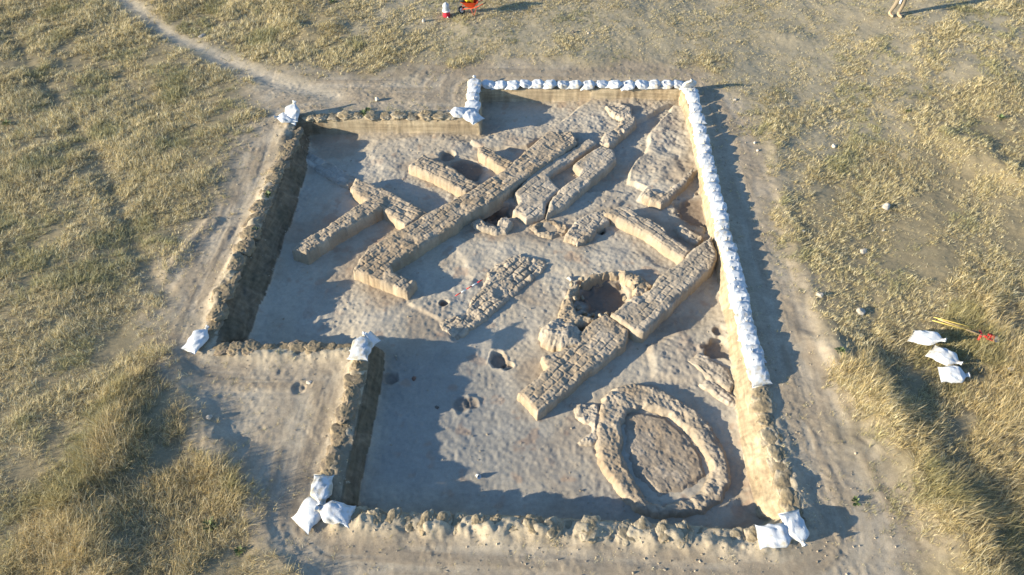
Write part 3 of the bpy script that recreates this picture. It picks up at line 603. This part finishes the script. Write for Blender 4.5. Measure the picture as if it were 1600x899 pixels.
stone(647, 597, (.06, .045, .03), 'reddish brown lump on the shaded trench floor', 20, z=FLOOR, mat=plain('baked_clay', (.22, .13, .09), .9, .3))
stone(890, 438, (.07, .06, .06), 'pale stone lying free just left of the kiln ring', 21, z=FLOOR, mat=M_pale)
stone(683, 640, (.05, .04, .03), 'small dark stone on the trench floor left of the shallow hollow', 22, z=FLOOR, mat=M_dark)
# small stone rubble inside the kiln
krub = [(905, 478), (914, 486), (926, 490), (898, 470), (938, 497), (948, 488), (975, 470), (989, 452), (995, 446), (910, 462), (893, 448), (908, 440)]
for i, (x, y) in enumerate(krub):
    xx, yy = P(x, y, FLOOR+.15); o = blob('rubble_stone', M_brick, (.07, .06, .05), 500+i, .25, 3, cuts=4, col=(.42, .34, .25)); o.location = (xx, yy, FLOOR+(.05 if i in (0, 1, 2, 5, 9) else .22)); o.rotation_euler = (i, i*.3, i*2)
    tag(o, 'lump of baked rubble fallen in or on the kiln wall', 'rubble', 'rubble lumps of the kiln')

# ------------------------------------------------------------------ loose soil crumbs
def crumbs():
    import bmesh
    bm = bmesh.new(); bmesh.ops.create_icosphere(bm, subdivisions=1, radius=1); bv = np.array([x.co[:] for x in bm.verts]); bf = np.array([[q.index for q in p.verts] for p in bm.faces]); bm.free()
    r = np.random.default_rng(5); n = 60000; x = r.uniform(-16, 16, n); y = r.uniform(4.2, 26, n)
    b = sdf(BARE, x, y); dlp = sdf(LIP, x, y); cl = ss(-.1, .6, fbm(x, y, .7, 3, 77))
    prob = np.where(b < .2, .10+.25*cl, .03); prob += np.where((dlp > 0) & (dlp < .7), .35, 0)+np.where(dlp < -.1, -.06+.05*cl, 0); prob += np.where((y < 6.6) & (b < 0), .3, 0)
    k = r.uniform(size=n) < prob; x = x[k]; y = y[k]; n = len(x); z = ground(x, y); s = .004+.017*r.uniform(size=n)**5+.004*r.uniform(size=n)
    sc3 = s[:, None]*r.uniform(.6, 1.3, (n, 3)); v = bv[None]*(1+.25*r.normal(size=(n, 12, 1)))*sc3[:, None, :]
    a = r.uniform(0, 6.28, n); ca, sa = np.cos(a)[:, None], np.sin(a)[:, None]
    v = np.stack([v[..., 0]*ca-v[..., 1]*sa, v[..., 0]*sa+v[..., 1]*ca, v[..., 2]], -1)+np.stack([x, y, z+s*.2], 1)[:, None]
    f = (bf[None]+np.arange(n)[:, None, None]*12).reshape(-1, 3); c = np.repeat(np.array((.38, .315, .23))*(1+.5*(r.uniform(size=(n, 1))-.5)), 12, 0)
    tag(mesh_from('soil_crumbs', v.reshape(-1, 3), [f], M_soil, smooth=False, col=c), 'loose clods and crumbs of dry soil strewn round the trench', 'soil clods', kind='stuff')
crumbs()

# ------------------------------------------------------------------ dry grass
def grass_mat():
    m, t, b = new_mat('dry_grass_blades'); L = t.links.new
    at = N(t, 'ShaderNodeAttribute', attribute_name='col'); L(at.outputs['Color'], b.inputs['Base Color']); b.inputs['Roughness'].default_value = .7; b.inputs['Specular IOR Level'].default_value = .2
    tr = N(t, 'ShaderNodeBsdfTranslucent'); L(at.outputs['Color'], tr.inputs[0]); mx = N(t, 'ShaderNodeMixShader'); mx.inputs[0].default_value = .22
    L(b.outputs[0], mx.inputs[1]); L(tr.outputs[0], mx.inputs[2]); L(mx.outputs[0], t.nodes['Material Output'].inputs[0]); return m
M_grass = grass_mat()
SPARSE = PP([(480, -60), (560, 60), (700, 100), (1100, 110), (1180, 180), (1290, 130), (1400, 60), (1700, -40), (1700, -200), (480, -200)])
TALL_L = PP([(250, 540), (290, 620), (350, 710), (400, 790), (450, 899), (470, 1000), (0, 1000), (40, 820), (110, 690), (180, 600)])
TALL_R = PP([(1330, 590), (1400, 690), (1450, 780), (1500, 899), (1560, 1000), (1750, 1000), (1700, 500), (1520, 480), (1420, 500)])
def grass_fields(x, y):
    b = sdf(BARE, x, y)+.45*fbm(x, y, 1.3, 3, 60)+.3*fbm(x, y, .4, 3, 61)
    dens = .05+.95*ss(-.35, .8, b)
    sp = ss(.8, -1.0, sdf(SPARSE, x, y)+.9*fbm(x, y, 1.5, 3, 62)); dens *= 1-.38*sp
    tl = ss(.5, -.4, sdf(TALL_L, x, y)+.4*fbm(x, y, .8, 3, 63)); tr_ = ss(.6, -.6, sdf(TALL_R, x, y)+.4*fbm(x, y, .8, 3, 64))
    dlp = sdf(LIP, x, y); dens = dens+.16*np.exp(-((dlp-.35)/.2)**2)*ss(-.2, .5, fbm(x, y, .5, 2, 67))
    d, _, _ = pld(PATH, x, y); dens *= 1-.97*np.exp(-(d/.42)**4); d, _, _ = pld(TRACK, x, y); dens *= 1-.7*np.exp(-((d+.1*fbm(x, y, .5, 2, 3))/.2)**2)
    u_ = .72*x+.70*y; v_ = -.70*x+.72*y; clump = .55*fbm(x, y, .9, 4, 65)+.55*fbm(u_*.28, v_, .55, 3, 66)+.35*fbm(x, y, .28, 2, 68); dens *= np.clip(.78+1.0*clump, .10, 1.6)
    rd = np.zeros_like(x)
    for pts, h, s in ridges[:4]: d, _, _ = pld(pts, x, y); rd = np.maximum(rd, np.exp(-(d/(s*1.1))**2))
    hgt = .09+.075*clump+.05*ss(2, -6, x-0)*ss(0, 2, b)+.06*tl+.06*tr_+.10*rd; hgt *= 1-.45*sp; hgt *= np.where(b < .05, .5, 1)
    return dens, np.clip(hgt, .04, .45), b, tl, tr_, rd, sp
def grass(name, label, ntuft, per, seed, xr, yr, sel, lay=0.0):
    r = np.random.default_rng(seed); x = r.uniform(*xr, ntuft); y = r.uniform(*yr, ntuft)
    vis = (np.abs(x) < .70*(y*math.cos(PITCH)+H*math.sin(PITCH))+.6) & (sdf(LIP, x, y) > .1); x = x[vis]; y = y[vis]
    dens, hg, b, tl, tr_, rd, sp = grass_fields(x, y)
    k = (r.uniform(size=len(x)) < dens*sel(x, y)); x, y, hg, tl, tr_, rd, sp = [q[k] for q in (x, y, hg, tl, tr_, rd, sp)]
    n = len(x); taz = fbm(x, y, 2.5, 3, 70)*2.4+.6; tcol = r.uniform(size=n); spread = .03+.035*r.uniform(size=n)
    T = np.repeat(np.arange(n), per); m = len(T)
    a = r.uniform(0, 2*np.pi, m); rr = spread[T]*np.sqrt(r.uniform(size=m)); bx = x[T]+rr*np.cos(a); by = y[T]+rr*np.sin(a); bz = ground(bx, by)-.005
    Lh = hg[T]*(r.uniform(.5, 1.4, m)+.7*(r.uniform(size=m) < .06))
    az = np.where(r.uniform(size=m) < .38, taz[T]+r.normal(size=m)*.6, a+r.normal(size=m)*.4)
    lean = np.clip(r.normal(size=m)*.3+.75+lay, .08, 1.5); l2 = np.clip(lean+.35+.25*r.normal(size=m), .1, 1.62)
    dx, dy = np.cos(az), np.sin(az); wv = r.uniform(-.9, .9, m)+az+np.pi/2
    W = r.uniform(.002, .0042, m)*(.7+.045*by); wx, wy = np.cos(wv)*W, np.sin(wv)*W
    p0 = np.stack([bx, by, bz], 1); p1 = p0+np.stack([dx*np.sin(lean), dy*np.sin(lean), np.cos(lean)], 1)*(Lh*.5)[:, None]
    p2 = p1+np.stack([dx*np.sin(l2), dy*np.sin(l2), np.cos(l2)], 1)*(Lh*.5)[:, None]
    wvv = np.stack([wx, wy, np.zeros(m)], 1)
    v = np.stack([p0-wvv, p0+wvv, p1+wvv*.8, p1-wvv*.8, p2], 1).reshape(-1, 3); o = np.arange(m)*5
    q = np.stack([o, o+1, o+2, o+3], 1); t3 = np.stack([o+3, o+2, o+4], 1)
    straw = np.array((.70, .565, .29)); pale = np.array((.86, .77, .52)); olive = np.array((.38, .335, .175)); grey = np.array((.43, .36, .235)); green = np.array((.14, .19, .06))
    u = r.uniform(size=m); g = fbm(bx, by, 2.0, 3, 71)*.5+.5; gr = ss(.62, .85, fbm(bx, by, 1.1, 3, 72)*.5+.5+.08*tcol[T])
    c = np.where((u < .42)[:, None], straw, np.where((u < .62)[:, None], pale, np.where((u < .80)[:, None], grey, olive)))
    c = c*(1-.45*(gr*.8)[:, None])+green*(.45*gr*.8)[:, None]; c = c*(.86+.28*tcol[T])[:, None]*(.92+.16*g)[:, None]; c = c*(1-np.clip(tl+tr_, 0, 1)[T][:, None]*np.array((.10, .14, .19))); c = c*(1-.12*sp[T])[:, None]+np.array((.40, .35, .26))*(.12*sp[T])[:, None]
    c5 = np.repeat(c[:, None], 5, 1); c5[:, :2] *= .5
    print(name, m)
    tag(mesh_from(name, v, [q, t3], M_grass, smooth=False, col=c5.reshape(-1, 3)), label, 'grass', kind='stuff')
grass('dry_grass', 'short dry yellow field grass and stubble around the trench', 160000, 10, 21, (-21, 21), (3.4, 29), lambda x, y: np.ones_like(x)*1.0)
def tallsel(x, y):
    tl = ss(.5, -.4, sdf(TALL_L, x, y)); tr_ = ss(.6, -.6, sdf(TALL_R, x, y)); rd = 0
    for pts, h, s in ridges[:4]: d, _, _ = pld(pts, x, y); rd = np.maximum(rd, np.exp(-(d/(s*1.1))**2))
    return np.clip(.35*np.maximum(tl, tr_)+rd, 0, 1)
grass('tall_dry_grass', 'taller golden dry grass on the turf banks at the near corners', 55000, 10, 22, (-12, 13), (3.4, 14), tallsel, lay=-.12)
def litter(x, y): return .5+.5*ss(.8, -1.0, sdf(SPARSE, x, y))
grass('straw_litter', 'flattened pale straw lying between the grass tufts', 240000, 5, 23, (-21, 21), (3.4, 29), litter, lay=.55)

# ------------------------------------------------------------------ green weeds
M_leaf = plain('weed_leaf', (.13, .17, .065), .6, .3, 8)
def weed(px, py, s, label, seed, z=0):
    r = np.random.default_rng(seed); x, y = P(px, py, z); root = empty('weed', (x, y, gz(x, y))); vs = []; fs = []; n = 40; s *= .72
    for i in range(n):
        a = r.uniform(0, 6.28); e = r.uniform(.1, 1.2); L_ = s*r.uniform(.4, 1); d = np.array((math.cos(a)*math.cos(e), math.sin(a)*math.cos(e), math.sin(e))); w_ = np.array((-math.sin(a), math.cos(a), 0))*L_*.16
        p = d*L_*.25; b_ = len(vs); vs += [p, p+d*L_*.4+w_, p+d*L_*.75-np.array((0, 0, .1*L_)), p+d*L_*.4-w_]; fs.append((b_, b_+1, b_+2, b_+3))
    mesh_from('leaves', vs, [np.array(fs)], M_leaf, root)
    for i in range(4):
        a = r.uniform(0, 6.28); tube('stem', [(0, 0, 0), (s*.3*math.cos(a), s*.3*math.sin(a), s*.4)], .004, M_leaf, root, 5)
    tag(root, label, 'plant', 'green weeds')
weed(420, 312, .22, 'upper green weed growing on the left trench side', 1); weed(401, 367, .26, 'bright green weed lower on the left trench side', 2)
weed(568, 182, .26, 'green weed among the old sacks on the far left edge', 3); weed(575, 174, .18, 'small green weed behind the far left edge', 4)
weed(1336, 785, .2, 'green weed on the bare strip near the right bottom', 5); weed(328, 826, .3, 'green weed in the dry grass at the left bottom', 6)
weed(1308, 560, .22, 'green weed where the bare strip meets the right grass', 7); weed(1418, 176, .2, 'green weed in the grass at the upper right', 8)
weed(375, 862, .2, 'green weed near the bottom border', 9); weed(10, 195, .3, 'green weed at the left border in the field', 10); weed(520, 8, .3, 'green weed at the top border left of the jug', 11)
weed(1560, 190, .25, 'green weed near the right border in the field', 12)

# ------------------------------------------------------------------ water jug
M_red = plain('red_plastic', (.55, .035, .06), .35, .1); M_white = plain('white_plastic', (.75, .75, .75), .4, .1); M_clear = plain('cloudy_plastic', (.45, .47, .50), .25, .2)
x, y = P(698, 30); j = empty('water_jug', (x, y, gz(x, y)+.01), -1.2)
lathe('jug_body', [(.105, 0), (.125, .01), (.125, .06), (.115, .17), (.115, .18), (.12, .19)], M_red, j)
lathe('lid', [(.12, .19), (.135, .195), (.135, .225), (.12, .235), (.09, .24)], M_white, j)
lathe('water_bottle', [(.085, .24), (.115, .26), (.12, .30), (.11, .33), (.12, .36), (.115, .41), (.09, .45), (.04, .47), (.035, .50), (.03, .505)], M_clear, j)
s = lathe('tap', [(.012, 0), (.02, .01), (.02, .035), (.012, .05)], M_white, j); s.location = (.125, 0, .035); s.rotation_euler = (0, math.pi/2, 0)
tag(j, 'red water jug with white lid and cloudy bottle on top, left of the wheelbarrow', 'water jug')

# ------------------------------------------------------------------ wheelbarrow
M_orange = plain('orange_red_paint', (.60, .07, .02), .45, .2); M_black = plain('black_rubber', (.025, .025, .028), .7, .2); M_steel = plain('grey_steel', (.45, .45, .46), .4, .2, metal=.6)
x, y = P(722, 27); wb = empty('wheelbarrow', (x, y, gz(x, y)+.01), math.radians(-5)); wb.scale = (.64, .64, .85)
whl = empty('wheel', (0, 0, .17)); whl.parent = wb
th = np.linspace(0, 2*np.pi, 28, endpoint=False)
tor = [[(((.14+.035*math.cos(a))*math.cos(t)), .035*math.sin(a), (.14+.035*math.cos(a))*math.sin(t)) for a in np.linspace(0, 2*np.pi, 12, endpoint=False)] for t in list(th)+[0]]
v, f = ring_mesh(tor, False); mesh_from('tyre', v, f, M_black, whl)
r_ = lathe('rim', [(.03, -.03), (.04, -.02), (.115, -.012), (.115, .012), (.04, .02), (.03, .03)], M_white, whl); r_.rotation_euler = (math.pi/2, 0, 0)
for s in (-1, 1):
    tube('handle', [(0, s*.06, .17), (.12, s*.12, .26), (.6, s*.2, .34), (.9, s*.25, .44), (1.3, s*.28, .62)], .017, M_orange, wb)
    tube('grip', [(1.22, s*.277, .585), (1.36, s*.284, .645)], .023, M_black, wb)
    tube('leg', [(.52, s*.17, .33), (.68, s*.22, .0), (.86, s*.24, .43)], .014, M_orange, wb)
    tube('brace', [(.0, s*.06, .17), (.1, s*.1, .42)], .012, M_orange, wb)
tube('cross_bar', [(.68, -.22, .03), (.68, .22, .03)], .012, M_orange, wb)
def tray():
    def rect(x0, x1, wy, z, nr=8, rad=.08):
        p = []
        for cx, cy, a0 in ((x1-rad, wy-rad, 0), (x0+rad, wy-rad, 90), (x0+rad, -wy+rad, 180), (x1-rad, -wy+rad, 270)):
            for i in range(nr): a = math.radians(a0+90*i/(nr-1)); p.append((cx+rad*math.cos(a), cy+rad*math.sin(a), z))
        return p
    R = [rect(.3, .68, .16, .345), rect(.22, .76, .22, .42), rect(.02, .90, .31, .60), rect(.0, .92, .325, .605), rect(.0, .92, .325, .59), rect(.03, .885, .295, .585), rect(.24, .745, .205, .42), rect(.31, .67, .15, .36)]
    v, f = ring_mesh(R); return mesh_from('tray', v, f, M_orange, wb)
tray()
tag(wb, 'orange-red wheelbarrow loaded with a yellow sack, standing at the top border', 'wheelbarrow')
M_yel = plain('yellow_sacking', (.72, .50, .03), .6, .2, 14, bump=.5)
ys = blob('yellow_sack', M_yel, (.17, .15, .16), 900, .35, 4, cuts=4)
mw = Matrix.Translation(wb.location) @ Matrix.Rotation(math.radians(-5), 4, 'Z')
ys.location = mw @ Vector((.28, 0, .58)); tag(ys, 'bright yellow sack heaped in the wheelbarrow', 'sack')
for i, (lx, ly, lz, rot, lab) in enumerate([(.03, .09, .56, .5, 'black rubber bucket tipped at the wheel end of the wheelbarrow, upper one'), (.02, -.09, .52, .9, 'black rubber bucket at the wheel end of the wheelbarrow, lower one')]):
    b_ = empty('bucket', mw @ Vector((lx, ly, lz)), 2.6); b_.rotation_euler = (0, -1.0-rot*.3, 3.6); b_.scale = (.6, .6, .6)
    lathe('bucket_body', [(.07, -.1), (.085, -.1), (.12, .11), (.126, .115), (.118, .115), (.08, -.085)], M_black, b_)
    tube('bail', [(.12*math.cos(a), .0+.12*math.sin(a)*.3, .11+.1*math.sin(a)) for a in np.linspace(0, math.pi, 9)], .005, M_steel, b_, 6)
    tag(b_, lab, 'bucket', 'black buckets in the wheelbarrow')

# ------------------------------------------------------------------ measuring rod, cup, tools
M_rodr = plain('rod_red', (.62, .03, .03), .4, .1); M_rodw = plain('rod_white', (.78, .78, .76), .4, .1)
a = P(712, 466, FLOOR+.12); b = P(754, 439.5, FLOOR+.2); za, zb = FLOOR+.19, FLOOR+.245
A = Vector((*a, za)); Bv = Vector((*b, zb)); rod = empty('ranging_rod', A)
for i in range(5):
    o = tube('red_band' if i % 2 == 0 else 'white_band', [(Bv-A)*(i/5), (Bv-A)*((i+1)/5)], .013, M_rodr if i % 2 == 0 else M_rodw, rod)
tag(rod, 'red and white measuring rod lying on the crumbling low central wall', 'measuring rod')
x, y = P(747, 745, FLOOR+.03); cu = empty('cup', (x, y, gz(x, y)+.04), 0); cu.rotation_euler = (.9, .3, .4)
lathe('cup_body', [(.03, -.05), (.032, -.05), (.045, .05), (.048, .052), (.043, .05), (.03, -.045)], M_white, cu); tag(cu, 'small white cup dropped on the shaded trench floor', 'cup')
M_wood = plain('pale_wood', (.50, .36, .20), .6, .25, 18); M_ywood = plain('yellow_handle', (.50, .38, .10), .5, .15)
def tool_axis(p0, p1, z0, z1): a = Vector((*P(*p0, z0), 0)); b = Vector((*P(*p1, z1), 0)); a.z = gz(a.x, a.y)+z0; b.z = gz(b.x, b.y)+z1; return a, b
a, b = tool_axis((1466, 499), (1536, 529), .22, .16); shv = empty('shovel', a); d = b-a; n_ = d.normalized()
tube('shaft', [(0, 0, 0), d*.5, d], .013, M_wood, shv); tube('socket', [d*.97, d*1.06], [.018, .03], M_rodr, shv)
side = n_.cross(Vector((0, 0, 1))).normalized(); up = side.cross(n_)
def blade(nm, base, wl, ll, mat, par, curl=.03, tip=False):
    R = []
    for i in range(9):
        u = i/8; wd = wl*(1-.75*u**3 if tip else 1-.1*u); p = base+n_*ll*u
        R.append([tuple(p+side*wd*s_+up*(curl*(s_*s_)+.004*t_)) for s_, t_ in ((-1, 1), (-.5, 1), (0, 1), (.5, 1), (1, 1), (1, -1), (.5, -1), (0, -1), (-.5, -1), (-1, -1))])
    v, f = ring_mesh([[tuple(q) for q in r] for r in R]); return mesh_from(nm, v, f, mat, par)
blade('blade', d*1.05, .10, .15, M_rodr, shv, .04); blade('blade_tip', d*1.05+n_*.15, .095, .09, M_steel, shv, .04, True)
tag(shv, 'shovel with pale wooden shaft and red blade lying in the right-hand grass', 'shovel')
a, b = tool_axis((1457, 501), (1519, 519), .24, .2); pk = empty('mattock', a); d = b-a; n_ = d.normalized(); side = n_.cross(Vector((0, 0, 1))).normalized(); up = side.cross(n_)
tube('shaft', [(0, 0, 0), d*.5, d], .013, M_ywood, pk); tube('black_collar', [d*.98, d*1.18], [.026, .03], M_black, pk)
tube('head', [d*1.18+side*(-.14)-up*.05, d*1.2+side*(-.07), d*1.21, d*1.2+side*.08, d*1.16+side*.16-up*.06], [.012, .022, .032, .026, .02], M_rodr, pk, flat=.6)
tag(pk, 'mattock with yellow shaft and red head lying next to the shovel', 'mattock')
a, b = tool_axis((1459, 496), (1530, 516), .27, .24); hk = empty('wooden_pole', a); d = b-a; tube('shaft', [(0, 0, 0), d*.5, d*.86], .011, M_ywood, hk); tag(hk, 'thin yellow pole lying behind the yellow mattock shaft', 'pole')

# ------------------------------------------------------------------ person
M_skin = plain('skin', (.42, .25, .17), .6, .1); M_khaki = plain('khaki_cloth', (.26, .21, .15), .85, .2, 25, bump=.4); M_shirt = plain('pale_shirt', (.55, .5, .42), .85, .15); M_boot = plain('tan_boots', (.44, .34, .22), .8, .25); M_hat = plain('straw_hat', (.55, .46, .28), .8, .2)
def skinned(name, joints, edges, mat, parent, sub=2, root=0):
    me = bpy.data.meshes.new(name); me.from_pydata([j[:3] for j in joints], edges, []); o = bpy.data.objects.new(name, me); COL.objects.link(o)
    o.modifiers.new('s', 'SKIN'); 
    for i, j in enumerate(joints): me.skin_vertices[0].data[i].radius = (j[3], j[4] if len(j) > 4 else j[3])
    me.skin_vertices[0].data[root].use_root = True
    m = o.modifiers.new('d', 'SUBSURF'); m.levels = sub; m.render_levels = sub
    dg = bpy.context.evaluated_depsgraph_get(); me2 = bpy.data.meshes.new_from_object(o.evaluated_get(dg)); bpy.data.objects.remove(o)
    me2.name = name; me2.materials.clear(); me2.materials.append(mat); me2.polygons.foreach_set('use_smooth', [True]*len(me2.polygons))
    o = bpy.data.objects.new(name, me2); COL.objects.link(o); o.parent = parent; return o
x, y = P(1395, 29.5); pr = empty('person', (x, y, gz(x, y)+.005), math.radians(-62))
J = [(0, 0, .95, .14, .11), (0, 0, 1.18, .13, .10), (0, 0, 1.40, .15, .10), (.01, 0, 1.50, .055), (.02, 0, 1.60, .07), (.025, 0, 1.70, .085, .095), (.02, 0, 1.77, .06),
     (.0, .09, .90, .09), (.10, .11, .50, .062), (.06, .11, .10, .045), (.20, .12, .04, .035),
     (.0, -.09, .90, .09), (-.02, -.11, .50, .062), (-.12, -.11, .10, .045), (.02, -.12, .04, .035),
     (0, .19, 1.43, .06), (-.03, .25, 1.15, .042), (.08, .25, .90, .032), (.11, .25, .83, .03),
     (0, -.19, 1.43, .06), (.02, -.25, 1.15, .042), (.13, -.24, .92, .032), (.16, -.24, .85, .03)]
E = [(0, 1), (1, 2), (2, 3), (3, 4), (4, 5), (5, 6), (0, 7), (7, 8), (8, 9), (9, 10), (0, 11), (11, 12), (12, 13), (13, 14), (2, 15), (15, 16), (16, 17), (17, 18), (2, 19), (19, 20), (20, 21), (21, 22)]
body = skinned('body', J, E, M_skin, pr)
for hx, hy, sy in ((.11, .25, 1), (.16, -.24, -1)):
    for q in range(4): skinned('finger', [(hx+.0, hy-.022+.015*q, .83, .011), (hx+.02, hy-.026+.017*q, .78, .009), (hx+.03, hy-.026+.017*q, .745+.004*abs(q-1.4), .008)], [(0, 1), (1, 2)], M_skin, body, 1)
    skinned('thumb', [(hx+.01, hy-.02*sy, .84, .012), (hx+.045, hy-.03*sy, .81, .01), (hx+.055, hy-.03*sy, .785, .009)], [(0, 1), (1, 2)], M_skin, body, 1)
skinned('trousers', [(0, 0, 1.02, .155, .125), (0, 0, .92, .165, .135), (.0, .09, .86, .115), (.10, .11, .50, .08), (.06, .11, .13, .062), (.0, -.09, .86, .105), (-.02, -.11, .50, .08), (-.12, -.11, .13, .062)], [(0, 1), (1, 2), (2, 3), (3, 4), (1, 5), (5, 6), (6, 7)], M_khaki, pr, root=1)
skinned('shirt', [(0, 0, .98, .165, .13), (0, 0, 1.18, .155, .12), (0, 0, 1.41, .165, .115), (.01, 0, 1.49, .07), (0, .20, 1.42, .08), (-.03, .25, 1.15, .062), (.04, .25, 1.0, .05), (0, -.20, 1.42, .08), (.02, -.25, 1.15, .062), (.08, -.245, 1.0, .05)], [(0, 1), (1, 2), (2, 3), (2, 4), (4, 5), (5, 6), (2, 7), (7, 8), (8, 9)], M_shirt, pr, root=1)
for fx_, fy_ in ((.06, .11), (-.12, -.11)): skinned('boot', [(fx_, fy_, .2, .058), (fx_, fy_, .07, .06, .06), (fx_+.10, fy_, .045, .05, .045), (fx_+.19, fy_, .035, .04, .035)], [(0, 1), (1, 2), (2, 3)], M_boot, pr)
hat = lathe('hat', [(.2, 1.745), (.205, 1.75), (.11, 1.77), (.10, 1.85), (.05, 1.88), (.01, 1.885)], M_hat, pr); hat.location = (.025, 0, 0)
tag(pr, 'person in tan trousers and boots at the top border, mostly out of the picture', 'person')
M_green = plain('green_plastic', (.40, .50, .12), .4, .1)
bt = empty('drink_bottle', pr.matrix_basis @ Vector((.19, -.24, .60)), 0)
lathe('bottle_body', [(.028, 0), (.034, .01), (.034, .15), (.014, .20)], M_white, bt); lathe('cap', [(.016, .20), (.017, .202), (.017, .228), (.014, .23)], M_green, bt)
tag(bt, 'small white bottle with green cap hanging from the hand of the person', 'bottle')
